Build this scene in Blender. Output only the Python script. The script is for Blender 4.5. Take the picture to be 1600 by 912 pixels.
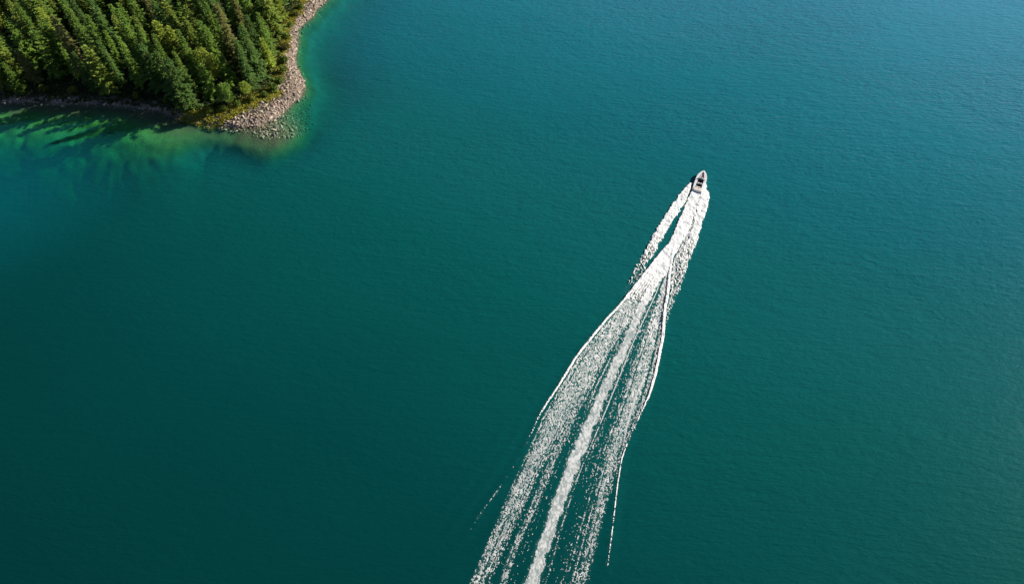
import bpy, bmesh, math, random
import numpy as np
from mathutils import Vector, Matrix, Euler

for o in list(bpy.data.objects):
    bpy.data.objects.remove(o)
S = bpy.context.scene
COL = S.collection
rnd = random.Random(7)
rng = np.random.default_rng(11)

# ------------------------------------------------------------------ camera, sky, sun, exposure
CAM_H = 111.0
PITCH = math.radians(53.3)                    # below the horizon
cam_d = bpy.data.cameras.new('camera')
cam_d.sensor_width = 36.0
cam_d.lens = 24.0
cam_d.clip_start = 0.5
cam_d.clip_end = 30000.0
cam = bpy.data.objects.new('camera', cam_d)
COL.objects.link(cam)
cam.location = (0, 0, CAM_H)
cam.rotation_euler = (math.pi / 2 - PITCH, 0, 0)
S.camera = cam

SUN_EL = math.radians(25.5)
SUN_AZ = math.radians(21.0)                   # from +X towards +Y
W = bpy.data.worlds.new('World')
S.world = W
W.use_nodes = True
wn, wl = W.node_tree.nodes, W.node_tree.links
sky = wn.new('ShaderNodeTexSky')
sky.sky_type = 'NISHITA'
sky.sun_disc = False
sky.sun_elevation = SUN_EL
sky.sun_rotation = math.pi / 2 - SUN_AZ
sky.altitude = 300
sky.air_density = 0.6
sky.dust_density = 0.3
sky.ozone_density = 2.0
bg = wn['Background']
bg.inputs['Strength'].default_value = 0.055
wl.new(sky.outputs[0], bg.inputs['Color'])

sun_d = bpy.data.lights.new('sun', 'SUN')
sun_d.energy = 5.0
sun_d.angle = math.radians(0.53)
sun_d.color = (1.0, 0.93, 0.82)
sun = bpy.data.objects.new('sun', sun_d)
COL.objects.link(sun)
sv = Vector((math.cos(SUN_EL) * math.cos(SUN_AZ), math.cos(SUN_EL) * math.sin(SUN_AZ), math.sin(SUN_EL)))
sun.rotation_euler = sv.to_track_quat('Z', 'Y').to_euler()
sun.location = (200, 100, 150)

S.view_settings.view_transform = 'Standard'
S.view_settings.look = 'None'
S.view_settings.exposure = 0.6
S.view_settings.gamma = 1.0
S.render.engine = 'CYCLES'
S.cycles.max_bounces = 6
S.cycles.transparent_max_bounces = 12
S.cycles.sample_clamp_indirect = 4.0
S.cycles.sample_clamp_direct = 12.0

# ------------------------------------------------------------------ helpers
FPX = 1600 * 24.0 / 36.0
CP, SP = math.cos(PITCH), math.sin(PITCH)


def zrow(py):
    return SP * FPX - (456.0 - py) * CP


def ground(px, py):
    """survey of the ground (z = 0): place seen at photo point px, py"""
    z = zrow(py)
    y = CP * FPX + (456.0 - py) * SP
    return (px - 800.0) * CAM_H / z, y * CAM_H / z


def in_frame(x, y, z):
    """photo point of a place, used to count and to leave out what the photo shows nothing of"""
    dz = z - CAM_H
    d = y * CP - dz * SP
    u = y * SP + dz * CP
    return 800 + FPX * x / d, 456 - FPX * u / d


def tag(o, label=None, cat=None, group=None, kind=None):
    if label: o['label'] = label
    if cat: o['category'] = cat
    if group: o['group'] = group
    if kind: o['kind'] = kind
    return o


def empty(name, loc=(0, 0, 0), rz=0.0):
    o = bpy.data.objects.new(name, None)
    o.empty_display_size = 0.3
    COL.objects.link(o)
    o.location = loc
    o.rotation_euler = (0, 0, rz)
    return o


def mesh_np(name, verts, faces, mat=None, smooth=False):
    """faces: (N, k) int array"""
    me = bpy.data.meshes.new(name)
    verts = np.asarray(verts, np.float32)
    faces = np.asarray(faces, np.int32)
    n, k = faces.shape
    me.vertices.add(len(verts))
    me.vertices.foreach_set('co', verts.ravel())
    me.loops.add(n * k)
    me.loops.foreach_set('vertex_index', faces.ravel())
    me.polygons.add(n)
    me.polygons.foreach_set('loop_start', np.arange(0, n * k, k, dtype=np.int32))
    me.polygons.foreach_set('loop_total', np.full(n, k, np.int32))
    me.polygons.foreach_set('use_smooth', np.full(n, smooth, bool))
    me.update(calc_edges=True)
    if mat: me.materials.append(mat)
    return me


def attr(me, name, vals, dom='POINT'):
    a = me.attributes.new(name, 'FLOAT', dom)
    a.data.foreach_set('value', np.asarray(vals, np.float32))


def obj(name, me, parent=None, loc=None):
    o = bpy.data.objects.new(name, me)
    COL.objects.link(o)
    if parent: o.parent = parent
    if loc is not None: o.location = loc
    return o


def bm_obj(name, bm, mat, parent=None, smooth=False, loc=None):
    me = bpy.data.meshes.new(name)
    bm.normal_update()
    bm.to_mesh(me)
    bm.free()
    me.materials.append(mat)
    if smooth:
        for p in me.polygons: p.use_smooth = True
    return obj(name, me, parent, loc)


def hash2(ix, iy, seed):
    h = (ix.astype(np.int64) * 374761393 + iy.astype(np.int64) * 668265263 + seed * 144269) & 0xffffffff
    h = ((h ^ (h >> 13)) * 1274126177) & 0xffffffff
    h = (h ^ (h >> 16)) & 0xffffffff
    h = (h * 2246822519) & 0xffffffff
    return ((h ^ (h >> 15)) & 0xffffff) / float(0xffffff)


def vnoise(x, y, seed=0):
    x = np.asarray(x, float); y = np.asarray(y, float)
    ix, iy = np.floor(x), np.floor(y)
    fx, fy = x - ix, y - iy
    fx = fx * fx * (3 - 2 * fx); fy = fy * fy * (3 - 2 * fy)
    a = hash2(ix, iy, seed); b = hash2(ix + 1, iy, seed)
    c = hash2(ix, iy + 1, seed); d = hash2(ix + 1, iy + 1, seed)
    return (a * (1 - fx) + b * fx) * (1 - fy) + (c * (1 - fx) + d * fx) * fy


def fbm(x, y, seed=0, oct=3):
    s, a, t = 0.0, 1.0, 0.0
    for i in range(oct):
        s = s + a * vnoise(x * 2 ** i + 17.3 * i, y * 2 ** i - 9.1 * i, seed + i)
        t += a; a *= 0.5
    return s / t


def cells(x, y, seed=0):
    """F1 and F2 of a cellular pattern"""
    ix, iy = np.floor(x), np.floor(y)
    f1 = np.full(x.shape, 9.0); f2 = np.full(x.shape, 9.0)
    for dx in (-1, 0, 1):
        for dy in (-1, 0, 1):
            cx, cy = ix + dx, iy + dy
            d = np.hypot(cx + hash2(cx, cy, seed) - x, cy + hash2(cx, cy, seed + 51) - y)
            n1 = np.minimum(f1, d)
            f2 = np.minimum(np.maximum(f1, d), f2)
            f1 = n1
    return f1, f2


def smooth(a, b, t):
    t = np.clip((t - a) / (b - a), 0, 1)
    return t * t * (3 - 2 * t)


# ------------------------------------------------------------------ materials
def new_mat(name):
    m = bpy.data.materials.new(name)
    m.use_nodes = True
    return m, m.node_tree.nodes, m.node_tree.links


def nd(n, t, **kw):
    k = n.new(t)
    for a, v in kw.items():
        setattr(k, a, v)
    return k


def noise_node(n, l, scale, detail=3, rough=0.55, vec=None):
    k = n.new('ShaderNodeTexNoise')
    k.inputs['Scale'].default_value = scale
    k.inputs['Detail'].default_value = detail
    k.inputs['Roughness'].default_value = rough
    if vec is not None: l.new(vec, k.inputs['Vector'])
    return k


def ramp(n, l, src, stops):
    r = n.new('ShaderNodeValToRGB')
    el = r.color_ramp.elements
    while len(el) < len(stops): el.new(0.5)
    for e, (p, c) in zip(el, stops):
        e.position = p
        e.color = tuple(c) + (1,) if len(c) == 3 else c
    if src is not None: l.new(src, r.inputs[0])
    return r


def mixc(n, l, a, b, f, mode='MIX'):
    k = nd(n, 'ShaderNodeMix', data_type='RGBA', blend_type=mode)
    for sock, v in ((k.inputs[0], f), (k.inputs[6], a), (k.inputs[7], b)):
        if hasattr(v, 'is_linked') or isinstance(v, bpy.types.NodeSocket): l.new(v, sock)
        elif isinstance(v, (int, float)): sock.default_value = v
        else: sock.default_value = tuple(v) + (1,) if len(v) == 3 else v
    return k.outputs[2]


def math_n(n, l, op, a, b=None, clamp=False):
    k = nd(n, 'ShaderNodeMath', operation=op, use_clamp=clamp)
    for i, v in enumerate((a, b)):
        if v is None: continue
        if isinstance(v, (int, float)): k.inputs[i].default_value = v
        else: l.new(v, k.inputs[i])
    return k.outputs[0]


def simple(name, col, rough=0.4, var=0.08, scale=6.0, metal=0.0, coat=0.0, bump=0.0):
    m, n, l = new_mat(name)
    p = n['Principled BSDF']
    tc = n.new('ShaderNodeTexCoord')
    k = noise_node(n, l, scale, 4, 0.6, tc.outputs['Object'])
    dark = tuple(c * (1 - var) for c in col); lite = tuple(min(1, c * (1 + var)) for c in col)
    r = ramp(n, l, k.outputs['Fac'], [(0.3, dark), (0.7, lite)])
    l.new(r.outputs[0], p.inputs['Base Color'])
    p.inputs['Roughness'].default_value = rough
    p.inputs['Metallic'].default_value = metal
    p.inputs['Coat Weight'].default_value = coat
    if bump:
        b = n.new('ShaderNodeBump'); b.inputs['Strength'].default_value = bump; b.inputs['Distance'].default_value = 0.02
        l.new(k.outputs['Fac'], b.inputs['Height']); l.new(b.outputs[0], p.inputs['Normal'])
    return m


def leaf_mat(name, transl=0.22):
    m, n, l = new_mat(name)
    p = n['Principled BSDF']; out = n['Material Output']
    oi = n.new('ShaderNodeObjectInfo')
    at = nd(n, 'ShaderNodeAttribute', attribute_name='tint')
    hs = n.new('ShaderNodeHueSaturation')
    l.new(oi.outputs['Color'], hs.inputs['Color'])
    l.new(math_n(n, l, 'MULTIPLY_ADD', at.outputs['Fac'], 1.4), hs.inputs['Value'])
    hs.inputs['Value'].links[0].from_node.inputs[2].default_value = 0.55
    tc = n.new('ShaderNodeTexCoord')
    k = noise_node(n, l, 0.7, 3, 0.6, tc.outputs['Object'])
    hue = n.new('ShaderNodeMapRange'); l.new(k.outputs['Fac'], hue.inputs[0])
    hue.inputs[1].default_value = 0.25; hue.inputs[2].default_value = 0.75
    hue.inputs[3].default_value = 0.465; hue.inputs[4].default_value = 0.53
    l.new(hue.outputs[0], hs.inputs['Hue'])
    l.new(hs.outputs[0], p.inputs['Base Color'])
    p.inputs['Roughness'].default_value = 0.55
    p.inputs['Specular IOR Level'].default_value = 0.3
    t = n.new('ShaderNodeBsdfTranslucent'); l.new(hs.outputs[0], t.inputs['Color'])
    mx = n.new('ShaderNodeMixShader'); mx.inputs[0].default_value = transl
    l.new(p.outputs[0], mx.inputs[1]); l.new(t.outputs[0], mx.inputs[2]); l.new(mx.outputs[0], out.inputs['Surface'])
    return m


M_NEEDLE = leaf_mat('needle_foliage', 0.24)
M_LEAF = leaf_mat('broad_leaf_foliage', 0.28)
M_BARK = simple('bark', (0.10, 0.075, 0.055), 0.9, 0.4, 8, bump=0.6)


def rock_material():
    m, n, l = new_mat('shore_rock')
    p = n['Principled BSDF']
    oi = n.new('ShaderNodeObjectInfo')
    at = nd(n, 'ShaderNodeAttribute', attribute_name='tint')
    g = n.new('ShaderNodeNewGeometry')
    k = noise_node(n, l, 3.0, 5, 0.65, g.outputs['Position'])
    f = math_n(n, l, 'FRACT', math_n(n, l, 'ADD', at.outputs['Fac'], 0.0))
    r = ramp(n, l, f, [(0.0, (0.10, 0.09, 0.08)), (0.12, (0.19, 0.155, 0.125)), (0.3, (0.28, 0.21, 0.155)), (0.6, (0.38, 0.285, 0.205)), (0.85, (0.50, 0.395, 0.295)), (1.0, (0.34, 0.29, 0.25))])
    d = ramp(n, l, k.outputs['Fac'], [(0.3, (0.7, 0.7, 0.7)), (0.6, (1.1, 1.1, 1.1))])
    own = math_n(n, l, 'LESS_THAN', at.outputs['Fac'], 0.0001)
    c = mixc(n, l, r.outputs[0], oi.outputs['Color'], own)
    c = mixc(n, l, c, d.outputs[0], 1.0, 'MULTIPLY')
    sx = n.new('ShaderNodeSeparateXYZ'); l.new(g.outputs['Position'], sx.inputs[0])
    # rocks that lie under water carry a coat of pale green algae
    wet = n.new('ShaderNodeMapRange'); l.new(sx.outputs['Z'], wet.inputs[0])
    wet.inputs[1].default_value = 0.05; wet.inputs[2].default_value = -0.35; wet.inputs[3].default_value = 0; wet.inputs[4].default_value = 0.75
    alg = ramp(n, l, f, [(0.0, (0.34, 0.34, 0.16)), (0.25, (0.10, 0.10, 0.035)), (0.6, (0.30, 0.31, 0.13)), (1.0, (0.55, 0.55, 0.32))])
    c = mixc(n, l, c, alg.outputs[0], wet.outputs[0])
    l.new(c, p.inputs['Base Color'])
    p.inputs['Roughness'].default_value = 0.85
    b = n.new('ShaderNodeBump'); b.inputs['Strength'].default_value = 0.5; b.inputs['Distance'].default_value = 0.08
    l.new(k.outputs['Fac'], b.inputs['Height']); l.new(b.outputs[0], p.inputs['Normal'])
    return m


M_ROCK = rock_material()

# ------------------------------------------------------------------ shoreline and relief
SHORE_PX = [(0, 158), (50, 160), (100, 162), (150, 163), (200, 167), (250, 174), (280, 182), (310, 190), (338, 195), (357, 198),
            (380, 200), (402, 198), (422, 189), (440, 177), (456, 162), (471, 149), (477, 136), (472, 121), (463, 106), (461, 95),
            (464, 80), (466, 62), (467, 47), (476, 36), (487, 26), (500, 12), (512, 0)]
TREE_PX = [(0, 151), (50, 153), (100, 155), (150, 156), (200, 160), (250, 166), (280, 174), (310, 182), (340, 187), (356, 181),
           (376, 173), (396, 165), (414, 157), (428, 148), (438, 136), (443, 123), (445, 110), (445, 98),
           (449, 80), (452, 60), (455, 44), (463, 32), (473, 20), (486, 0)]
FAR = [(-52, 205), (-42, 232), (-30, 262), (-40, 320), (-90, 400), (-250, 430), (-400, 380), (-440, 260), (-400, 180), (-300, 140), (-200, 139)]
SHORE = np.array([ground(*p) for p in SHORE_PX] + FAR)
tl = [ground(*p) for p in TREE_PX]
TREEL = np.array(tl + [(-55, 205), (-47, 233), (-36, 262), (-46, 316), (-95, 394), (-250, 424), (-392, 376), (-432, 260), (-394, 186), (-300, 145), (-200, 142.5)])


def signed(poly, x, y):
    """distance to the outline, positive inside"""
    x = np.asarray(x, float); y = np.asarray(y, float)
    d = np.full(x.shape, 1e9); ins = np.zeros(x.shape, bool)
    n = len(poly)
    for i in range(n):
        ax, ay = poly[i]; bx, by = poly[(i + 1) % n]
        ex, ey = bx - ax, by - ay
        t = np.clip(((x - ax) * ex + (y - ay) * ey) / (ex * ex + ey * ey), 0, 1)
        d = np.minimum(d, np.hypot(x - ax - t * ex, y - ay - t * ey))
        if ay != by:
            c = ((ay > y) != (by > y)) & (x < (bx - ax) * (y - ay) / (by - ay) + ax)
            ins ^= c
    return np.where(ins, d, -d)


TIP = np.array(ground(425, 196))


def relief(x, y):
    x = np.asarray(x, float); y = np.asarray(y, float)
    s = signed(SHORE, x, y) + (vnoise(x * 0.6, y * 0.6, 3) - 0.5) * 0.9 + (vnoise(x * 0.2, y * 0.2, 4) - 0.5) * 0.8
    land = 1.5 * (1 - np.exp(-np.maximum(s, 0) / 2.6)) + 0.03 * np.maximum(s, 0) + 0.25 * (fbm(x * 0.4, y * 0.4, 8) - 0.5) * smooth(0, 3, s)
    # how wide the shallow shelf is: broad along the south shore, narrow on the east one, a tongue off the point
    south = smooth(-66, -86, x)
    tip = np.exp(-((x - TIP[0] - 3) ** 2 + (y - TIP[1] + 4) ** 2) / 150.0)
    width = 2.2 + 6.8 * south + 8.0 * tip + 1.0 * np.exp(-((x + 88) / 8.0) ** 2)
    width = width * (0.88 + 0.24 * fbm(x * 0.12, y * 0.12, 21))
    q = np.maximum(-s, 0) / width
    sea = (1.3 - 0.6 * tip) * q + 2.6 * np.maximum(q - 0.75, 0) ** 1.6
    # off the east shore: a steep stony edge, then a pale sandy terrace that deepens slowly
    east = (1 - south) * (1 - tip) * smooth(TIP[1] - 8, TIP[1] + 8, y)
    so = np.maximum(-s, 0)
    sea = sea * (1 - east) + east * (2.7 * (1 - np.exp(-so / 2.0)) + 0.20 * so + 0.02 * so ** 2)
    sea = np.minimum(sea, 30) + 0.3 * (fbm(x * 0.5, y * 0.5, 31) - 0.5) * smooth(0.1, 0.6, q)
    return np.where(s > 0, land, -np.maximum(sea, 0))


def axis(*segs):
    """graded grid coordinates: (start, end, step) segments"""
    v = []
    for a, b, st in segs:
        n = max(1, int(round((b - a) / st)))
        v.extend(np.linspace(a, b, n, endpoint=False))
    v.append(segs[-1][1])
    return np.array(v)


def grid_faces(nx, ny):
    i = np.arange(nx - 1)[None, :] + np.arange(ny - 1)[:, None] * nx
    i = i.ravel()
    return np.stack([i, i + 1, i + nx + 1, i + nx], 1)


gx = axis((-9000, -1500, 1500), (-1500, -460, 130), (-460, -160, 12), (-160, -40, 0.6), (-40, 40, 4), (40, 1500, 90), (1500, 9000, 1500))
gy = axis((-9000, -1500, 1500), (-1500, 0, 120), (0, 108, 6), (108, 215, 0.6), (215, 440, 9), (440, 1500, 100), (1500, 9000, 1500))
X, Y = np.meshgrid(gx, gy)
Z = relief(X, Y)
GZ = Z


def terrain_material():
    m, n, l = new_mat('lake_shore_ground')
    p = n['Principled BSDF']
    g = n.new('ShaderNodeNewGeometry')
    sx = n.new('ShaderNodeSeparateXYZ'); l.new(g.outputs['Position'], sx.inputs[0])
    big = noise_node(n, l, 0.11, 4, 0.6, g.outputs['Position'])
    mid = noise_node(n, l, 0.5, 4, 0.6, g.outputs['Position'])
    fine = noise_node(n, l, 3.0, 4, 0.7, g.outputs['Position'])
    soil = ramp(n, l, mid.outputs['Fac'], [(0.3, (0.028, 0.024, 0.014)), (0.55, (0.05, 0.052, 0.02)), (0.75, (0.085, 0.075, 0.04))])
    grav = ramp(n, l, fine.outputs['Fac'], [(0.3, (0.16, 0.125, 0.10)), (0.7, (0.36, 0.29, 0.24))])
    sand = ramp(n, l, big.outputs['Fac'], [(0.30, (0.09, 0.28, 0.045)), (0.46, (0.10, 0.36, 0.06)), (0.62, (0.12, 0.43, 0.10)), (0.72, (0.18, 0.46, 0.20))])
    mud = ramp(n, l, mid.outputs['Fac'], [(0.36, (0.72, 0.71, 0.66)), (0.6, (1.0, 1.0, 1.0))])
    bed = mixc(n, l, sand.outputs[0], mud.outputs[0], 0.75, 'MULTIPLY')
    zz = math_n(n, l, 'ADD', sx.outputs['Z'], math_n(n, l, 'MULTIPLY', mid.outputs['Fac'], 0.7))
    def rng_(a, b):
        r = n.new('ShaderNodeMapRange'); l.new(zz, r.inputs[0]); r.inputs[1].default_value = a; r.inputs[2].default_value = b
        return r.outputs[0]
    stony = ramp(n, l, fine.outputs['Fac'], [(0.3, (0.05, 0.05, 0.022)), (0.7, (0.15, 0.15, 0.075))])
    # east of the point the bed is stones, not green algae
    east = n.new('ShaderNodeMapRange'); l.new(sx.outputs['X'], east.inputs[0]); east.inputs[1].default_value = -94; east.inputs[2].default_value = -76
    east.inputs[3].default_value = 0; east.inputs[4].default_value = 0.72
    bed = mixc(n, l, bed, stony.outputs[0], east.outputs[0])
    pale = ramp(n, l, mid.outputs['Fac'], [(0.3, (0.18, 0.27, 0.24)), (0.7, (0.30, 0.42, 0.40))])
    deep = mixc(n, l, bed, pale.outputs[0], math_n(n, l, 'MULTIPLY', east.outputs[0], rng_(-1.6, -2.6)))
    c = mixc(n, l, deep, stony.outputs[0], rng_(-0.5, 0.05))
    c = mixc(n, l, c, grav.outputs[0], rng_(0.25, 0.5))
    c = mixc(n, l, c, soil.outputs[0], rng_(1.15, 1.45))
    l.new(c, p.inputs['Base Color'])
    p.inputs['Roughness'].default_value = 0.95
    b = n.new('ShaderNodeBump'); b.inputs['Strength'].default_value = 0.7; b.inputs['Distance'].default_value = 0.2
    l.new(fine.outputs['Fac'], b.inputs['Height']); l.new(b.outputs[0], p.inputs['Normal'])
    return m


me = mesh_np('lake_bed_ground', np.stack([X.ravel(), Y.ravel(), Z.ravel()], 1), grid_faces(len(gx), len(gy)), terrain_material(), True)
tag(obj('ground', me), 'wooded ground and lake bed with green shallow shelf along the shore', 'ground', kind='structure')

# ------------------------------------------------------------------ wake ribbons (rows of photo survey -> places on the lake)


class Ribbon:
    def __init__(s, rows, mode, part, h=0.03, cover=1.0, seed=0, wob=0.0):
        """rows: (py, left px, right px, density)"""
        rows = sorted(rows, key=lambda r: -r[0])
        s.y = np.array([ground(800, r[0])[1] for r in rows])
        s.l = np.array([ground(r[1], r[0])[0] for r in rows])
        s.r = np.array([ground(r[2], r[0])[0] for r in rows])
        s.d = np.array([r[3] for r in rows])
        t = np.arange(s.y[0] - 5, s.y[-1] + 5, 0.25)
        ker = np.hanning(25 if mode != 'line' else 17); ker /= ker.sum()
        pad = len(ker) // 2
        ex = lambda v: np.convolve(np.pad(np.interp(t, s.y, v) + 0.0, pad, mode='edge'), ker, mode='valid')
        slope = lambda v: np.polyfit(s.y, v, 1)
        sm = []
        for v in (s.l, s.r):
            m_, c_ = slope(v)
            sm.append(ex(v - (m_ * s.y + c_)) + m_ * t + c_)
        s.y0, s.y1, s.t = s.y[0], s.y[-1], t
        s.tl, s.tr = sm
        s.mode, s.part, s.h, s.cover, s.seed, s.wob = mode, part, h, cover, seed, wob

    def density(s, x, y):
        xl = np.interp(y, s.t, s.tl); xr = np.interp(y, s.t, s.tr)
        d = np.interp(y, s.y, s.d)
        ok = (y >= s.y[0]) & (y <= s.y[-1])
        w = np.maximum(xr - xl, 0.05)
        xx = x
        if s.wob:
            xx = x + s.wob * ((fbm(x * 0.9, y * 1.0, s.seed + 5, 4) - 0.5) * 2) * np.minimum(1, w / 1.5)
        u = (xx - xl) / w
        e = np.minimum(u, 1 - u)
        if s.mode == 'solid':
            p = smooth(-0.03, 0.10, e)
        elif s.mode == 'soft':
            p = smooth(0.0, 0.32, e)
        elif s.mode == 'line':
            p = smooth(-0.1, 0.25, e) * smooth(0.15, 0.5, .5 * vnoise(x * 0.8, y * 1.1, s.seed + 9) + .5 * vnoise(x * 2.2, y * 3.0, s.seed + 8) + d * d * 0.6 - 0.1)
        else:                                                     # lace with streaks that follow the wake
            k_ = np.clip(w.max() / 4.5, .3, 3)
            st = 0.5 * vnoise(u * 6.0 * k_ + s.seed, y * 0.03, s.seed + 1) + 0.5 * vnoise(u * 15.0 * k_, y * 0.06, s.seed + 2)
            pt = fbm(x * 0.5, y * 0.22, s.seed + 3, 3)
            far = smooth(92, 68, y)
            p = smooth(-0.03, 0.30, e) * ((1 - far) + far * (.10 + 1.75 * smooth(.34, .66, st))) * (0.6 + 0.8 * pt)
        return np.where(ok, d * p, 0.0), u


def line(pts, **kw):
    return Ribbon([(py, px - w * .72, px + w * .72, d) for px, py, w, d in pts], 'line', **kw)


RIB = [
    # the two bow sprays
    Ribbon([(286, 1078, 1081, 1), (295, 1069, 1080, 1), (304, 1061, 1077, 1), (323, 1047, 1067, 1), (338, 1038, 1056, 1), (353, 1028, 1047, .97),
            (371, 1018, 1037, .86), (391, 1008, 1026, .62), (410, 997, 1014, .42), (431, 985, 1002, .25), (452, 975, 990, .12), (475, 964, 978, 0)],
           'solid', 'left_spray', 0.26, seed=1, wob=0.5),
    Ribbon([(288, 1097, 1101, 1), (296, 1094, 1105, 1), (303, 1093, 1109, 1), (318, 1091, 1107, 1), (336, 1085, 1101, 1), (358, 1080, 1095, .95),
            (371, 1075, 1090, .84), (389, 1067, 1085, .68), (416, 1057, 1074, .55), (449, 1047, 1063, .42), (477, 1042, 1052, .3),
            (495, 1038, 1044, .3), (512, 1036, 1040, 0)], 'solid', 'right_spray', 0.26, seed=2, wob=0.5),
    Ribbon([(340, 1084, 1087, .5), (371, 1069, 1077, .6), (395, 1055, 1069, .6), (420, 1047, 1060, .6), (452, 1043, 1050, .5)], 'lace', 'right_spray', 0.1, seed=3),
    # the propeller wash between them and the milky band that trails from it
    Ribbon([(299, 1081, 1094, 1), (305, 1077, 1094, 1), (312, 1074, 1093, 1), (331, 1066, 1088, 1), (343, 1061, 1083, 1), (356, 1055, 1078, 1), (384, 1043, 1063, 1),
            (400, 1029, 1054, 1), (424, 1011, 1045, .97), (453, 988, 1024, .8), (470, 975, 1014, .6)], 'solid', 'propeller_wash', 0.22, seed=4, wob=0.35),
    Ribbon([(396, 1036, 1054, 1), (453, 1006, 1026, 1), (484, 990, 1010, 1), (531, 971, 991, 1), (568, 953, 974, 1), (618, 928, 951, 1), (662, 909, 933, 1),
            (740, 877, 903, .97), (802, 852, 879, .94), (874, 828, 857, .9), (912, 815, 846, .88), (1000, 784, 818, .85)], 'soft', 'propeller_wash', 0.07,
           cover=0.62, seed=5, wob=0.6),
    # left wake: lace, breaking crest, thin streaks
    Ribbon([(430, 1005, 1032, .9), (479, 967, 1004, .74), (520, 930, 976, .64), (558, 899, 952, .58), (600, 873, 927, .55), (644, 848, 902, .5),
            (703, 822, 868, .45), (744, 803, 845, .42), (805, 777, 815, .38), (860, 754, 789, .34), (908, 733, 769, .3), (1000, 692, 731, .25)],
           'lace', 'left_wake', 0.05, seed=6),
    line([(1043, 384, 3, 1), (1029, 400, 3.2, 1), (1010.5, 424, 3.4, 1), (988, 453, 3.2, 1), (967, 479, 3, 1), (949, 497, 3, 1), (910, 545, 3, .95), (900, 558, 3, .9),
          (874, 600, 2.6, .75), (845, 644, 2.2, .5), (818, 703, 1.3, .12), (797, 737, 1, .1), (776, 768, 1.0, .5), (755, 795, .9, .36), (738, 822, .8, .14), (722, 845, 1, 0)],
         part='left_wake', h=0.28, seed=7, wob=0.25),
    line([(953, 560, 1.6, .6), (931, 605, 1.8, .55), (918, 637, 1.6, .4), (908, 662, 1.5, 0)], part='left_wake', h=0.05, seed=8, wob=0.3),
    Ribbon([(590, 920, 934, .3), (610, 908, 924, .34), (668, 877, 893, .34), (737, 846, 862, .32), (802, 820, 835, .3), (860, 793, 808, .28), (905, 779, 794, .26),
            (1000, 745, 760, .2)], 'lace', 'left_wake', 0.03, seed=9),
    # sparse flecks over the whole width between the arms
    Ribbon([(470, 985, 1040, .1), (520, 945, 1034, .14), (558, 915, 1028, .12), (600, 890, 1016, .09), (644, 862, 1000, .07), (703, 832, 974, .06), (744, 812, 964, .06), (805, 786, 950, .05),
            (860, 762, 938, .05), (908, 742, 926, .05), (1000, 700, 900, .04)], 'lace', 'left_wake', 0.02, seed=19),
    # right wake
    Ribbon([(425, 1040, 1046, .6), (460, 1028, 1043, .68), (487, 1018, 1038, .64), (521, 1005, 1036, .58), (555, 992, 1031, .56), (584, 981, 1025, .56),
            (618, 971, 1014, .56), (650, 957, 1001, .55), (689, 941, 983, .46), (716, 931, 972, .40), (764, 918, 957, .36), (805, 906, 944, .33), (860, 890, 932, .3),
            (908, 876, 920, .28), (1000, 846, 892, .24)], 'lace', 'right_wake', 0.05, seed=10),
    line([(1053, 384, 2.4, 1), (1050, 400, 2.6, 1), (1045, 434, 2.8, 1), (1043, 460, 3, 1), (1038, 487, 3.2, 1), (1036, 521, 3.2, 1), (1030, 555, 3.2, 1), (1024, 584, 3, .95),
          (1014, 618, 2.4, .8), (1003, 641, 1.8, .45), (992, 665, 1.5, .35), (981, 689, 1.5, .5), (971, 716, 1.4, .62), (964, 761, 1.3, .58), (959, 805, 1.2, .52), (954, 846, 1.1, .46),
          (950, 877, 1.0, .42), (948, 892, 0.9, 0)], part='right_wake', h=0.28, seed=11, wob=0.2),
    line([(1052, 452, 1.5, .8), (1047, 470, 1.4, .7), (1040, 492, 1.2, .5)], part='right_wake', h=0.08, seed=16, wob=0.2),
    line([(1008, 585, 2, .5), (1002, 600, 3, .85), (991, 622, 3, .95), (979, 668, 2.6, .8), (972, 702, 1.6, .4)], part='right_wake', h=0.06, seed=12, wob=0.4),
    line([(1043, 410, 1.1, .65), (1024, 460, 1.2, .75), (1005, 500, 1.2, .75), (987, 539, 1.2, .7), (968, 587, 1.3, .7), (950, 632, 1.4, .65), (926, 689, 1.4, .55),
          (899, 754, 1.4, .45), (875, 829, 1.5, .42), (858, 894, 1.5, .32), (830, 975, 1.5, .2)], part='right_wake', h=0.04, seed=13, wob=0.35),
]
# ridge lines of the wake waves
RIDGES = [(6, 0.12, 1.0), ([i for i, r in enumerate(RIB) if r.seed == 11][0], 0.10, 0.9)]


def wave_h(x, y):
    h = np.zeros_like(x)
    for idx, amp, wid in RIDGES:
        r = RIB[idx]
        c = np.interp(y, r.t, (r.tl + r.tr) / 2)
        # beyond its last row the ridge runs on and dies away
        a = amp * smooth(r.y[0] - 14, r.y[0] + 12, y) * smooth(r.y[-1] + 1, r.y[-1] - 12, y)
        sl = np.where(y < r.y[0], (y - r.y[0]) * ((r.l[1] - r.l[0]) / (r.y[1] - r.y[0])), 0)
        t = (x - c - sl) / wid
        h += a * (np.exp(-t * t) - 0.5 * np.exp(-(t / 2.2) ** 2))
    # faint outer waves that run beside the left arm further astern
    r = RIB[6]
    c = np.interp(y, r.t, (r.tl + r.tr) / 2)
    sl = np.where(y < r.y0, (y - r.y0) * ((r.l[1] - r.l[0]) / (r.y[1] - r.y[0])), 0)
    for off, amp in ((-2.6, .05), (-5.4, .035), (3.0, .04)):
        t = (x - c - sl - off * (1 + (50 - y) * .012)) / 0.8
        h += amp * smooth(66, 44, y) * np.exp(-t * t)
    return h


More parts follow.
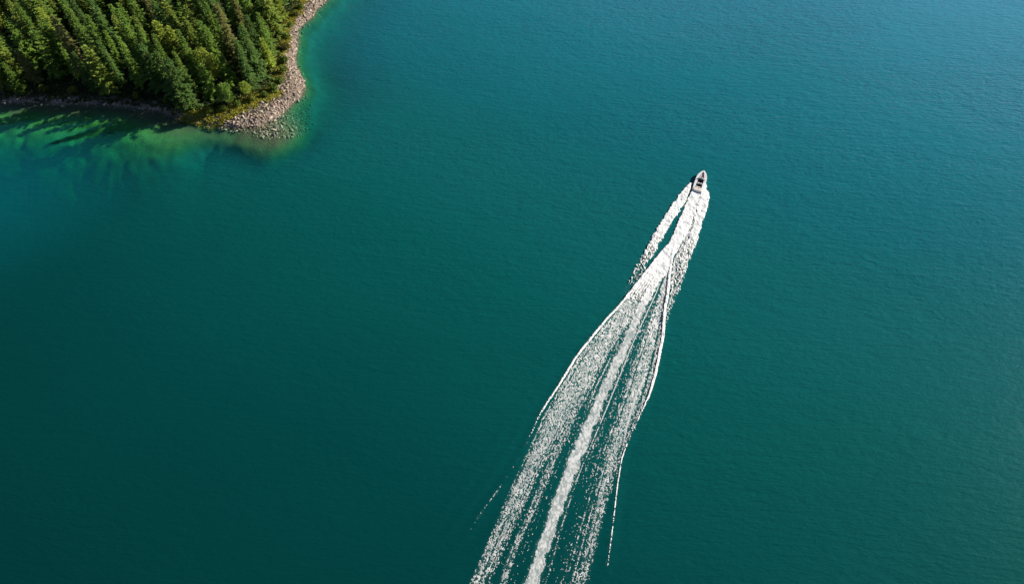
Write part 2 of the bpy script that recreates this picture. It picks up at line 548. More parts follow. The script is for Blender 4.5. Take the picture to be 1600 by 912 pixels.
# ------------------------------------------------------------------ lake surface
def water_material():
    m, n, l = new_mat('lake_water')
    n.remove(n['Principled BSDF'])
    out = n['Material Output']
    g = n.new('ShaderNodeNewGeometry')
    dep = nd(n, 'ShaderNodeAttribute', attribute_name='depth').outputs['Fac']
    aer = nd(n, 'ShaderNodeAttribute', attribute_name='aeration').outputs['Fac']
    # clear lake water: each colour dies away with depth at its own rate
    ch = []
    for k in (0.50, 0.15, 0.18):
        ch.append(math_n(n, l, 'EXPONENT', math_n(n, l, 'MULTIPLY', dep, -k)))
    T = n.new('ShaderNodeCombineColor')
    for i in range(3): l.new(ch[i], T.inputs[i])
    inv = n.new('ShaderNodeInvert'); l.new(T.outputs[0], inv.inputs['Color'])
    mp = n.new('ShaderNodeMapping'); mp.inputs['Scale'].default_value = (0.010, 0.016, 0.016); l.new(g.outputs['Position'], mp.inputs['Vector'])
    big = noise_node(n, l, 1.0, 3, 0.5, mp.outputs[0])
    # green south-west to paler blue north-east, with sky sheen and sun backscatter painted in
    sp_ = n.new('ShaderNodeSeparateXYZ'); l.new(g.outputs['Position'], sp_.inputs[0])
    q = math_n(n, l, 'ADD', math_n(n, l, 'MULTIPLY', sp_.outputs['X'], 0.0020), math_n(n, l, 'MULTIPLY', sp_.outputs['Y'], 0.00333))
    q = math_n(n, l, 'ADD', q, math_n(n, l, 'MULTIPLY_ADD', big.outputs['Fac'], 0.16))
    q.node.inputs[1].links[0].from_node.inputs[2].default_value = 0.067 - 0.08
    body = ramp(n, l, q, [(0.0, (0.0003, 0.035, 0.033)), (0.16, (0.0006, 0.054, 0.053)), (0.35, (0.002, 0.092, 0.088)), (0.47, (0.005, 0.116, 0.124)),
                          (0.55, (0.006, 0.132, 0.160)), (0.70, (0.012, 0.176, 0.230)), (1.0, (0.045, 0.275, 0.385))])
    # a tongue of bluer water lies off the south shore
    ds = nd(n, 'ShaderNodeVectorMath', operation='DISTANCE'); l.new(g.outputs['Position'], ds.inputs[0]); ds.inputs[1].default_value = (-128, 118, 0)
    tg = n.new('ShaderNodeMapRange'); tg.interpolation_type = 'SMOOTHSTEP'; l.new(ds.outputs['Value'], tg.inputs[0])
    tg.inputs[1].default_value = 8; tg.inputs[2].default_value = 50; tg.inputs[3].default_value = 0.85; tg.inputs[4].default_value = 0
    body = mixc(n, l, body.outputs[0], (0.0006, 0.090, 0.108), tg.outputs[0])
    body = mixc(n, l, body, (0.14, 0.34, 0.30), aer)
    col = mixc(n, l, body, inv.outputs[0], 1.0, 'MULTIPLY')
    tr = n.new('ShaderNodeBsdfTransparent'); l.new(T.outputs[0], tr.inputs['Color'])
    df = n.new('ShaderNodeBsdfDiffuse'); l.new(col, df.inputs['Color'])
    # ripples: short wind waves with crests across the wind, at two sizes, in gusts
    def waves(rot, sx, sy, detail):
        a = n.new('ShaderNodeMapping'); a.inputs['Rotation'].default_value = (0, 0, rot); a.inputs['Scale'].default_value = (sx, sy, 1)
        l.new(g.outputs['Position'], a.inputs['Vector'])
        k = noise_node(n, l, 1.0, detail, 0.55, a.outputs[0]); k.inputs['Distortion'].default_value = 0.5
        return k.outputs['Fac']
    w1 = waves(math.radians(10), 0.28, 0.95, 3)
    w2 = waves(math.radians(-8), 0.75, 2.5, 3)
    w3 = waves(math.radians(25), 0.08, 0.20, 2)
    hgt = math_n(n, l, 'ADD', math_n(n, l, 'MULTIPLY', w1, 0.45), math_n(n, l, 'ADD', math_n(n, l, 'MULTIPLY', w2, 0.30), math_n(n, l, 'MULTIPLY', w3, 0.4)))
    gust = waves(0.3, 0.012, 0.03, 2)
    gs = n.new('ShaderNodeMapRange'); l.new(gust, gs.inputs[0]); gs.inputs[1].default_value = 0.3; gs.inputs[2].default_value = 0.7
    gs.inputs[3].default_value = 0.55; gs.inputs[4].default_value = 1.0
    wind = n.new('ShaderNodeMapRange'); l.new(q, wind.inputs[0]); wind.inputs[1].default_value = 0.1; wind.inputs[2].default_value = 0.9
    wind.inputs[3].default_value = 0.3; wind.inputs[4].default_value = 1.5
    b = n.new('ShaderNodeBump'); b.inputs['Distance'].default_value = 0.75
    l.new(math_n(n, l, 'MULTIPLY', gs.outputs[0], wind.outputs[0]), b.inputs['Strength']); l.new(hgt, b.inputs['Height'])
    l.new(b.outputs[0], df.inputs['Normal'])
    add = n.new('ShaderNodeAddShader'); l.new(tr.outputs[0], add.inputs[0]); l.new(df.outputs[0], add.inputs[1])
    gl = n.new('ShaderNodeBsdfGlossy'); gl.inputs['Roughness'].default_value = 0.2
    b2 = n.new('ShaderNodeBump'); b2.inputs['Distance'].default_value = 0.3; b2.inputs['Strength'].default_value = 0.5
    l.new(hgt, b2.inputs['Height']); l.new(b2.outputs[0], gl.inputs['Normal'])
    # mirror share by the angle of view, the same seen from above or (for light passing) from below
    dp = nd(n, 'ShaderNodeVectorMath', operation='DOT_PRODUCT'); l.new(g.outputs['Incoming'], dp.inputs[0]); l.new(b.outputs[0], dp.inputs[1])
    om = math_n(n, l, 'SUBTRACT', 1.0, math_n(n, l, 'ABSOLUTE', dp.outputs['Value']), clamp=True)
    fr = math_n(n, l, 'ADD', math_n(n, l, 'MULTIPLY', math_n(n, l, 'POWER', om, 5.0), 0.98), 0.02)
    mx = n.new('ShaderNodeMixShader')
    l.new(fr, mx.inputs[0]); l.new(add.outputs[0], mx.inputs[1]); l.new(gl.outputs[0], mx.inputs[2])
    l.new(mx.outputs[0], out.inputs['Surface'])
    return m


wx = axis((-9000, -1500, 1500), (-1500, -460, 130), (-460, -160, 12), (-160, -40, 0.8), (-40, -12, 4), (-12, 56, 0.5), (56, 200, 12), (200, 1500, 100), (1500, 9000, 1500))
wy = axis((-9000, -1500, 1500), (-1500, 0, 120), (0, 215, 0.7), (215, 440, 9), (440, 1500, 100), (1500, 9000, 1500))
X, Y = np.meshgrid(wx, wy)
x_, y_ = X.ravel(), Y.ravel()
near = (x_ > -460) & (x_ < 60) & (y_ > -10) & (y_ < 445)
depth = np.full(x_.shape, 30.0)
depth[near] = -relief(x_[near], y_[near])
aer = np.zeros(x_.shape)
z_ = np.zeros(x_.shape)
wk = (x_ > -13) & (x_ < 57) & (y_ > 0) & (y_ < 122)
z_[wk] = wave_h(x_[wk], y_[wk])
AER = np.zeros(wk.sum())
for r in RIB:
    d, _ = r.density(x_[wk], y_[wk])
    AER = np.maximum(AER, np.minimum(1, d) * (0.5 if r.mode == 'soft' else 0.34))
aer[wk] = AER
# the sheet ends inside the land instead of running on beneath it
F = grid_faces(len(wx), len(wy))
keep = (depth[F] > -1.0).any(1)
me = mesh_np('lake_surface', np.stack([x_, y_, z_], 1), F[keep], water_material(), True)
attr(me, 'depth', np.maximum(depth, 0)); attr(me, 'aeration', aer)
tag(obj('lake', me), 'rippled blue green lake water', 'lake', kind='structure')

# ------------------------------------------------------------------ foam of the wake: real patches of foam, holes left open


def foam_material():
    m, n, l = new_mat('wake_foam')
    p = n['Principled BSDF']; out = n['Material Output']
    p.inputs['Base Color'].default_value = (0.88, 0.89, 0.88, 1)
    p.inputs['Roughness'].default_value = 0.8
    p.inputs['Specular IOR Level'].default_value = 0.2
    cv = nd(n, 'ShaderNodeAttribute', attribute_name='cover').outputs['Fac']
    t = n.new('ShaderNodeBsdfTransparent')
    mx = n.new('ShaderNodeMixShader')
    l.new(cv, mx.inputs[0]); l.new(t.outputs[0], mx.inputs[1]); l.new(p.outputs[0], mx.inputs[2]); l.new(mx.outputs[0], out.inputs['Surface'])
    return m


M_FOAM = foam_material()
STEP = 0.065
ys = np.arange(14.0, 119.0, STEP)
ax0 = ground(830, 912); ax1 = ground(1085, 310)
xs = np.arange(-13.5, 14.0, STEP)
XA = ax0[0] + (ys - ax0[1]) * (ax1[0] - ax0[0]) / (ax1[1] - ax0[1])
FX = XA[:, None] + xs[None, :]
FY = np.repeat(ys[:, None], len(xs), 1)
wxn = (fbm(FX * 0.9, FY * 0.9, 71, 3) - 0.5) * 1.1
wyn = (fbm(FX * 0.9, FY * 0.9, 75, 3) - 0.5) * 1.4
# along-wake coordinates for the lace
ca = math.atan2(ax1[0] - ax0[0], ax1[1] - ax0[1])
LA = FX * math.sin(ca) + FY * math.cos(ca)
LC = FX * math.cos(ca) - FY * math.sin(ca)
f1, f2 = cells((LC + wxn) / 0.20, (LA + wyn) / 0.32, 81)
g1, g2 = cells((LC + wxn * .6) / 0.70, (LA + wyn * .6) / 1.3, 82)
pat = (f2 - f1) * 0.55 + (g2 - g1) * 0.22 + (vnoise(LC * 6, LA * 4.0, 83) - 0.5) * 0.45
order = np.argsort(pat.ravel())
rank = np.empty(order.size); rank[order] = np.linspace(0, 1, order.size)
rank = rank.reshape(pat.shape)
grain = vnoise(FX * 6, FY * 6, 84)
best = np.zeros(FX.shape); who = np.full(FX.shape, -1)
for i, r in enumerate(RIB):
    d, u = r.density(FX, FY)
    if r.mode == 'lace':
        d = np.where(rank < np.minimum(d * 1.02, .50 + .30 * smooth(72, 98, FY)), np.minimum(d, 1), 0)
    elif r.mode == 'soft':
        d = np.where(rank * 0.6 + grain * 0.3 < d, d + 0.01, 0) * 0.8
    elif r.mode == 'solid':
        d = np.where((rank * 0.8 + grain * 0.2 < d * 1.03 - .03) | (d > 0.97), d + 0.05, 0)
    else:
        d = np.where(grain * 0.5 + rank * 0.35 < d, d + 0.2, 0)
    b = d > best
    best[b] = d[b]; who[b] = i
PARTS = ['left_spray', 'right_spray', 'propeller_wash', 'left_wake', 'right_wake']
LAB = {
    'left_spray': ('spray_plume', 'short white spray plume thrown out on the left side of the speedboat', 'spray'),
    'right_spray': ('spray_plume', 'white spray plume thrown out on the right side of the speedboat', 'spray'),
    'propeller_wash': ('propeller_wash', 'milky white propeller wash running straight back along the middle of the wake', 'wash'),
    'left_wake': ('wake_foam', 'lacy foam and breaking crest on the left arm of the wake', 'foam'),
    'right_wake': ('wake_foam', 'lacy foam and thin breaking crest on the right arm of the wake', 'foam'),
}
hmap = np.array([r.h for r in RIB]); cmap = np.array([r.cover for r in RIB]); pmap = np.array([PARTS.index(r.part) for r in RIB])
rough_h = 0.75 * fbm(FX * 1.0, FY * 1.0, 91, 3) + 0.25 * fbm(FX * 3.5, FY * 3.5, 95, 2)
FZ = wave_h(FX, FY) + 0.05 + np.where(who >= 0, hmap[who], 0) * (.15 + .85 * smooth(45, 80, FY)) * 1.5 * np.maximum(rough_h - 0.12, 0)
fade = smooth(286, 300, 300.0)
jit = rng.uniform(-0.022, 0.022, FX.shape + (2,))
V = np.stack([(FX + jit[..., 0]).ravel(), (FY + jit[..., 1]).ravel(), FZ.ravel()], 1)
cov = np.where(who >= 0, cmap[who], 1.0)
soft_i = [i for i, r in enumerate(RIB) if r.mode == 'soft'][0]
churn = .5 * fbm(LC * 2.2 + wxn * 1.5, LA * 1.3 + wyn, 88, 4) + .5 * vnoise(LC * 5 + LA * 1.5 + wxn * 2, LA * 3.2, 87)
soft_c = (0.32 + 0.52 * smooth(0.25, 0.75, churn)) * (.45 + .55 * smooth(0.1, 0.8, RIB[soft_i].density(FX, FY)[0]))
soft_c = soft_c + 0.5 * smooth(70, 92, FY)
lace_m = np.array([r.mode == 'lace' for r in RIB] + [False])[who]
cov = np.where(lace_m, .34 + .42 * smooth(.3, .7, fbm(FX * 1.6, FY * 1.2, 99, 3)) + .3 * smooth(45, 92, FY), cov)
line_m = np.array([r.mode == 'line' and r.h < .2 for r in RIB] + [False])[who]
cov = np.where(line_m, .35 + .5 * grain, cov)
cov = np.where((who == 6) & (FY < 52), .3 + .4 * grain, cov)
cov = np.where(who == soft_i, np.clip(soft_c, 0, 1), cov).ravel()
G = grid_faces(len(xs), len(ys))
cell_who = who.ravel()[G[:, 0]]
for pi, pn in enumerate(PARTS):
    sel = G[(cell_who >= 0) & (pmap[np.maximum(cell_who, 0)] == pi)]
    used, invx = np.unique(sel, return_inverse=True)
    me = mesh_np(LAB[pn][0], V[used], invx.reshape(-1, 4), M_FOAM, True)
    attr(me, 'cover', cov[used])
    tag(obj(LAB[pn][0], me), LAB[pn][1], LAB[pn][2], 'foam of the boat wake', 'stuff')

# ------------------------------------------------------------------ speedboat
M_GEL = simple('white_gelcoat', (0.90, 0.90, 0.89), 0.25, 0.03, 2, coat=0.4)
M_NONSKID = simple('nonskid_deck', (0.70, 0.69, 0.67), 0.7, 0.05, 20, bump=0.3)
M_CUSH = simple('pale_pink_vinyl', (0.72, 0.58, 0.54), 0.5, 0.08, 5, bump=0.15)
M_CUSHW = simple('white_vinyl', (0.85, 0.83, 0.81), 0.45, 0.05, 5, bump=0.15)
M_DARK = simple('dark_cockpit_liner', (0.022, 0.024, 0.032), 0.6, 0.25, 9)
M_GLASS = simple('tinted_windscreen', (0.02, 0.025, 0.035), 0.08, 0.1, 2)
M_STEEL = simple('stainless_steel', (0.62, 0.63, 0.65), 0.22, 0.05, 5, metal=1.0)
M_RUB = simple('grey_rubber_rail', (0.55, 0.55, 0.56), 0.6, 0.1, 8)
M_TAN = simple('tan_sun_pad', (0.74, 0.67, 0.60), 0.6, 0.08, 6, bump=0.2)
M_NAVR = simple('red_lens', (0.5, 0.02, 0.02), 0.2)

YS = [-3.7, -2.6, -1.2, 0.3, 1.4, 2.2, 2.9, 3.4, 3.75, 4.0]
BS = [1.16, 1.22, 1.26, 1.27, 1.21, 1.07, 0.82, 0.54, 0.26, 0.015]
ZSH = [0.86, 0.88, 0.92, 0.98, 1.05, 1.11, 1.17, 1.21, 1.235, 1.25]
ZCH = [0.08, 0.08, 0.10, 0.16, 0.26, 0.40, 0.58, 0.76, 0.92, 1.10]
ZKE = [-0.38, -0.38, -0.37, -0.33, -0.22, -0.05, 0.18, 0.42, 0.68, 1.02]
beam = lambda y: float(np.interp(y, YS, BS))
shz = lambda y: float(np.interp(y, YS, ZSH))

stern_p = Vector(ground(1088.5, 303) + (0,)); bow_p = Vector(ground(1100.5, 268) + (0,))
hd = (bow_p - stern_p)
boat = empty('speedboat', (stern_p + hd.normalized() * 3.75 + Vector((-0.1, 0.0, -0.08))), math.atan2(hd.y, hd.x) - math.pi / 2)
boat.rotation_euler[0] = math.radians(2.0)
boat.scale = (0.97, 0.87, 0.72)
tag(boat, 'white open speedboat with dark cockpit heading away at the head of its wake', 'speedboat')


def box(bm, x0, x1, y0, y1, z0, z1, bev=0.0, seg=2):
    r = bmesh.ops.create_cube(bm, size=1.0)
    vs = r['verts']
    bmesh.ops.scale(bm, vec=(x1 - x0, y1 - y0, z1 - z0), verts=vs)
    bmesh.ops.translate(bm, vec=((x0 + x1) / 2, (y0 + y1) / 2, (z0 + z1) / 2), verts=vs)
    if bev:
        es = list({e for v in vs for e in v.link_edges})
        bmesh.ops.bevel(bm, geom=es, offset=bev, segments=seg, affect='EDGES', profile=0.5)


def tube(bm, pts, r, n=6):
    rings = []
    pts = [Vector(p) for p in pts]
    for i, p in enumerate(pts):
        d = (pts[min(i + 1, len(pts) - 1)] - pts[max(i - 1, 0)]).normalized()
        a = d.orthogonal().normalized(); b = d.cross(a)
        rings.append([bm.verts.new(p + (a * math.cos(2 * math.pi * k / n) + b * math.sin(2 * math.pi * k / n)) * r) for k in range(n)])
    for A, B in zip(rings, rings[1:]):
        for k in range(n): bm.faces.new((A[k], A[(k + 1) % n], B[(k + 1) % n], B[k]))
    bm.faces.new(rings[0][::-1]); bm.faces.new(rings[-1])


def hull_bm():
    bm = bmesh.new()
    secs = []
    yy = np.interp(np.linspace(0, 9, 37), range(10), YS)
    for y in yy:
        b, zs, zc, zk = beam(y), shz(y), float(np.interp(y, YS, ZCH)), float(np.interp(y, YS, ZKE))
        bc = b * 0.84
        half = [(0, zk), (bc * .5, zk + (zc - zk) * .42), (bc, zc), (b * .95, zc + (zs - zc) * .3), (b, zs - .06), (b * .985, zs)]
        ring = [(-x, z) for x, z in half[::-1]] + half[1:]
        secs.append([bm.verts.new((x, y, z)) for x, z in ring])
    for A, B in zip(secs, secs[1:]):
        for k in range(len(A) - 1): bm.faces.new((A[k], A[k + 1], B[k + 1], B[k]))
    bm.faces.new(secs[0])
    bmesh.ops.recalc_face_normals(bm, faces=bm.faces)
    return bm


bm_obj('hull', hull_bm(), M_GEL, boat, True)


def opening(y):
    if -2.45 <= y <= 0.62: return 0.70
    if 1.28 <= y <= 3.25: return 0.52 * (1 - (y - 1.28) / 2.15) + 0.07
    return 0.0


def deck_bm():
    bm = bmesh.new()
    st = sorted(set([round(v, 3) for v in np.linspace(-3.7, 3.98, 40)] + [-2.45, -2.451, .62, .621, 1.28, 1.279, 3.25, 3.251]))
    prev = None
    for y in st:
        b = beam(y) * .985; z = shz(y) + .004; i = min(opening(y), b * .9)
        row = []
        for s in (-1, 1):
            row.append([bm.verts.new((s * b, y, z)), bm.verts.new((s * (b * .5 + i * .5), y, z + .012)), bm.verts.new((s * i, y, z + (.015 if i else .025)))])
        if prev:
            for A, B in zip(prev, row):
                for k in range(2): bm.faces.new((A[k], A[k + 1], B[k + 1], B[k]))
        prev = row
    bmesh.ops.recalc_face_normals(bm, faces=bm.faces)
    for f in bm.faces:
        f.normal_update()
        if f.normal.z < 0: f.normal_flip()
    return bm


bm_obj('deck', deck_bm(), M_GEL, boat)
b = bmesh.new()                                            # cockpit tub: side walls and ends
box(b, -.73, -.695, -2.46, .63, .28, .93); box(b, .695, .73, -2.46, .63, .28, .93)
box(b, -.73, .73, -2.50, -2.462, .28, .93); box(b, -.73, .73, .632, .67, .28, .98)
bm_obj('cockpit_liner', b, M_DARK, boat)
b = bmesh.new(); box(b, -.692, .692, -2.458, .628, .27, .31)
bm_obj('cockpit_floor', b, M_DARK, boat)
# bow well and its V of cushions
b = bmesh.new()
pts = [(-.6, 1.27), (.6, 1.27), (.13, 3.26), (-.13, 3.26)]
lo = [b.verts.new((x, y, .55)) for x, y in pts]; hi = [b.verts.new((x, y, shz(y) + .045)) for x, y in pts]
b.faces.new(lo)
for k in range(4): b.faces.new((lo[k], lo[(k + 1) % 4], hi[(k + 1) % 4], hi[k]))
bm_obj('bow_well', b, M_DARK, boat)
for s in (-1, 1):
    b = bmesh.new()
    q = [(s * .54, 1.34), (s * .16, 1.34), (s * .03, 2.95), (s * .10, 3.12), (s * .16, 3.02)]
    lo = [b.verts.new((x, y, .58)) for x, y in q]; hi = [b.verts.new((x, y, .97)) for x, y in q]
    b.faces.new(lo); b.faces.new(hi)
    for k in range(5): b.faces.new((lo[k], lo[(k + 1) % 5], hi[(k + 1) % 5], hi[k]))
    bmesh.ops.recalc_face_normals(b, faces=b.faces)
    bmesh.ops.bevel(b, geom=list(b.edges), offset=.025, segments=2, affect='EDGES')
    bm_obj('bow_cushion', b, M_CUSH, boat)
# windscreen: frame, three panes
ws = empty('windscreen'); ws.parent = boat
b = bmesh.new()
for s in (-1, 1):
    tube(b, [(s * .96, .02, 1.0), (s * .93, .35, 1.34), (s * .72, .78, 1.40), (s * .02, .92, 1.42)], .022)
    tube(b, [(s * .30, 1.12, 1.12), (s * .28, .88, 1.41)], .02)
bm_obj('frame', b, M_STEEL, ws)
for q in ([(-.30, 1.13, 1.1), (.30, 1.13, 1.1), (.28, .89, 1.40), (-.28, .89, 1.40)],
          [(-.95, .60, 1.03), (-.32, 1.12, 1.1), (-.30, .88, 1.40), (-.86, .52, 1.37)],
          [(.32, 1.12, 1.1), (.95, .60, 1.03), (.86, .52, 1.37), (.30, .88, 1.40)]):
    b = bmesh.new()
    f = b.faces.new([b.verts.new(p) for p in q])
    r = bmesh.ops.extrude_face_region(b, geom=[f])
    bmesh.ops.translate(b, vec=(0, -.012, -.004), verts=[v for v in r['geom'] if isinstance(v, bmesh.types.BMVert)])
    bmesh.ops.recalc_face_normals(b, faces=b.faces)
    bm_obj('pane', b, M_GLASS, ws)
for s in (-1, 1):                                          # consoles and seats
    b = bmesh.new(); box(b, s * .43 - .25, s * .43 + .25, .22, .62, .31, .98, .04)
    bm_obj('console', b, M_DARK, boat)
    seat = empty('seat'); seat.parent = boat; seat.location = (s * .36, -.62, 0)
    b = bmesh.new(); tube(b, [(0, 0, .312), (0, 0, .62)], .07, 10); bm_obj('pedestal', b, M_STEEL, seat)
    b = bmesh.new(); box(b, -.27, .27, -.26, .26, .62, .76, .05); bm_obj('cushion', b, M_CUSHW, seat)
    b = bmesh.new(); box(b, -.29, .29, -.36, -.23, .70, 1.16, .05); bm_obj('backrest', b, M_CUSHW, seat)
b = bmesh.new()
ring = [(.47 + .18 * math.cos(t), .10 + .05 * math.sin(t), .92 + .17 * math.sin(t)) for t in np.linspace(0, 2 * math.pi, 17)]
tube(b, ring, .016); tube(b, [(.47, .1, .92), (.47, .24, .86)], .02)
bm_obj('steering_wheel', b, M_DARK, boat)
bench = empty('rear_bench'); bench.parent = boat
for s in (-1, 1):
    b = bmesh.new(); box(b, s * .345 - .325, s * .345 + .325, -2.30, -1.82, .34, .70, .05); bm_obj('cushion', b, M_CUSHW, bench)
b = bmesh.new(); box(b, -.67, .67, -2.45, -2.305, .40, 1.04, .05); bm_obj('backrest', b, M_CUSH, bench)
for s in (-1, 1):
    b = bmesh.new(); box(b, s * .5 - .46, s * .5 + .46, -3.6, -2.53, .88, 1.02, .05); bm_obj('sun_pad', b, M_TAN, boat)
for s in (-1, 1):                                          # rub rails, grab rails, cleats
    b = bmesh.new(); tube(b, [(s * (beam(y) + .012), y, shz(y) - .05) for y in np.linspace(-3.7, 3.97, 30)], .03)
    bm_obj('rub_rail', b, M_RUB, boat)
    b = bmesh.new()
    tube(b, [(s * (beam(y) * .93 - .02), y, shz(y) + (.20 if 1.75 < y < 3.3 else .04)) for y in (1.6, 1.8, 2.3, 2.8, 3.2, 3.45)], .016)
    bm_obj('grab_rail', b, M_STEEL, boat)
    for y in (-3.3, .9):
        b = bmesh.new(); box(b, s * (beam(y) * .93) - .02, s * (beam(y) * .93) + .02, y - .11, y + .11, shz(y) + .05, shz(y) + .08, .008)
        box(b, s * (beam(y) * .93) - .015, s * (beam(y) * .93) + .015, y - .04, y + .04, shz(y) + .01, shz(y) + .051)
        bm_obj('cleat', b, M_STEEL, boat)
b = bmesh.new(); box(b, -.05, .05, 3.56, 3.68, shz(3.6) + .08, shz(3.6) + .15, .02); bm_obj('bow_light', b, M_NAVR, boat)
b = bmesh.new(); tube(b, [(.9, -3.5, shz(-3.5)), (.9, -3.5, shz(-3.5) + .9)], .015); bm_obj('light_mast', b, M_STEEL, boat)
b = bmesh.new(); box(b, -.22, .22, -4.05, -3.72, -.35, .27, .08); bm_obj('stern_drive', b, M_RUB, boat)

# ------------------------------------------------------------------ tree prototypes


def kites(P, D, L, Wd, tilt, r):
    """leaf-shaped pairs of triangles at P pointing along D; returns verts, faces"""
    n = len(P)
    D = D / np.linalg.norm(D, axis=1, keepdims=True)
    up = np.stack([r.normal(0, tilt, n), r.normal(0, tilt, n), np.ones(n)], 1)
    Sd = np.cross(D, up); Sd /= np.linalg.norm(Sd, axis=1, keepdims=True) + 1e-9
    Nn = np.cross(Sd, D)
    L = L[:, None]; Wd = Wd[:, None]
    a = P; t = P + D * L - Nn * L * .12
    b = P + D * L * .5 + Sd * Wd - Nn * Wd * .25
    c = P + D * L * .5 - Sd * Wd - Nn * Wd * .25
    v = np.stack([a, b, t, c], 1).reshape(-1, 3)
    i = np.arange(n)[:, None] * 4
    f = np.concatenate([i + np.array([[0, 1, 2]]), i + np.array([[0, 2, 3]])], 1).reshape(-1, 3)
    return v, f


def conifer(seed, H, R, fill=1.0, power=0.85, droop=0.22, base=0.1, leaf=1.0):
    r = np.random.default_rng(seed)
    P, D, L, Wd, T = [], [], [], [], []
    z = H * base
    lean = r.normal(0, .012, 2)
    while z < H * .985:
        f = z / H
        rad = R * (1 - f) ** power * r.uniform(.78, 1.12) + .12
        if f < .25: rad *= .75 + f
        nb = int(round((5.5 + 3 * (1 - f)) * fill))
        a0 = r.uniform(0, 6.28)
        for k in range(nb):
            az = a0 + 6.283 * k / nb + r.normal(0, .22)
            ln = rad * r.choice([r.uniform(.45, .8), r.uniform(.8, 1.3)])
            el = -droop + .75 * f ** 1.6 + r.normal(0, .09)
            o = np.array([math.cos(az), math.sin(az), math.tan(el)])
            sd = np.array([-math.sin(az), math.cos(az), 0])
            br = r.uniform(0, 1)
            zz = z + r.normal(0, .15)
            m = max(2, int(ln / .25))
            for q in range(m):
                t = (q + .8) / m
                c = np.array([lean[0] * z, lean[1] * z, zz]) + o * ln * t - np.array([0, 0, .10 * ln * t * t])
                w = .28 + .55 * (1 - t) * min(1, ln / 2)
                for s in (-1, 0, 1):
                    if s and r.random() < .12: continue
                    P.append(c + sd * s * .04 + r.normal(0, .05, 3))
                    D.append(o * np.array([1, 1, .55]) + sd * s * r.uniform(.7, 1.4) + np.array([0, 0, r.uniform(-.35, .12)]))
                    L.append((.34 + w * .6) * r.uniform(.75, 1.25) * leaf); Wd.append(r.uniform(.11, .20) * leaf)
                    T.append(.25 + .35 * br + .4 * r.random())
        z += max(.26, .62 - .28 * f) * r.uniform(.7, 1.35)
    for k in range(9):                                     # leader
        P.append(np.array([lean[0] * H, lean[1] * H, H * .97])); a = r.uniform(0, 6.28)
        D.append(np.array([math.cos(a) * .35, math.sin(a) * .35, 1])); L.append(.5); Wd.append(.07); T.append(.6)
    v, fc = kites(np.array(P), np.array(D), np.array(L), np.array(Wd), .35, r)
    me = mesh_np('conifer_crown', v, fc, M_NEEDLE)
    attr(me, 'tint', np.repeat(np.array(T), 4))
    return me


def broadleaf(seed, H, R, lobes=13):
    r = np.random.default_rng(seed)
    P, D, L, Wd, T = [], [], [], [], []
    cs = []
    for k in range(lobes):
        a = r.uniform(0, 6.28); f = r.uniform(.32, .92)
        q = R * (math.sin(math.pi * min(1, max(.05, f * .92))) ** .8) * r.uniform(.25, .72)
        cs.append((np.array([math.cos(a) * q, math.sin(a) * q, H * f]), R * r.uniform(.34, .52)))
    cs.append((np.array([0, 0, H * .86]), R * .42))
    for c, rad in cs:
        n = int(260 * rad * rad)
        d = r.normal(0, 1, (n, 3)); d /= np.linalg.norm(d, axis=1, keepdims=True)
        rr = rad * r.uniform(.35, 1.12, n) ** .6
        bump_ = 1 + .22 * np.sin(d[:, 0] * 7 + c[0] * 5) * np.sin(d[:, 1] * 6 + c[1] * 3) + .15 * np.sin(d[:, 2] * 9)
        p = c + d * (rr * bump_)[:, None] * np.array([1, 1, .85])
        P.append(p); D.append(d * .8 + r.normal(0, .6, (n, 3)) + np.array([0, 0, .1]))
        L.append(r.uniform(.22, .42, n)); Wd.append(r.uniform(.09, .17, n))
        T.append(.3 + .3 * r.random() + .4 * r.random(n))
    v, fc = kites(np.concatenate(P), np.concatenate(D), np.concatenate(L), np.concatenate(Wd), .6, r)
    me = mesh_np('broadleaf_crown', v, fc, M_LEAF)
    attr(me, 'tint', np.repeat(np.concatenate(T), 4))
    return me


def trunk(seed, H, r0, limbs):
    r = random.Random(seed)
    bm = bmesh.new()
    bend = (r.uniform(-.1, .1), r.uniform(-.1, .1))
    def taper(pts, ra, rb, n):
        rings = []
        for i, p in enumerate(pts):
            t = i / (len(pts) - 1); rad = ra + (rb - ra) * t
            d = (Vector(pts[min(i + 1, len(pts) - 1)]) - Vector(pts[max(i - 1, 0)])).normalized()
            a = d.orthogonal().normalized(); c = d.cross(a)
            rings.append([bm.verts.new(Vector(p) + (a * math.cos(6.2832 * k / n) + c * math.sin(6.2832 * k / n)) * rad) for k in range(n)])
        for A, B in zip(rings, rings[1:]):
            for k in range(n): bm.faces.new((A[k], A[(k + 1) % n], B[(k + 1) % n], B[k]))
    taper([(bend[0] * math.sin(3 * t), bend[1] * math.sin(2.4 * t), -.5 + (H * .94 + .5) * t) for t in np.linspace(0, 1, 7)], r0, .03, 8)
    for k in range(limbs):
        f = r.uniform(.15, .8); a = r.uniform(0, 6.28); ln = (1 - f) * H * .16 + .3
        z = H * f
        taper([(0, 0, z), (math.cos(a) * ln * .5, math.sin(a) * ln * .5, z + ln * .06), (math.cos(a) * ln, math.sin(a) * ln, z + ln * .02)], r0 * .28 * (1 - f) + .02, .012, 5)
    me = bpy.data.meshes.new('tree_trunk')
    bm.to_mesh(me); bm.free()
    me.materials.append(M_BARK)
    return me


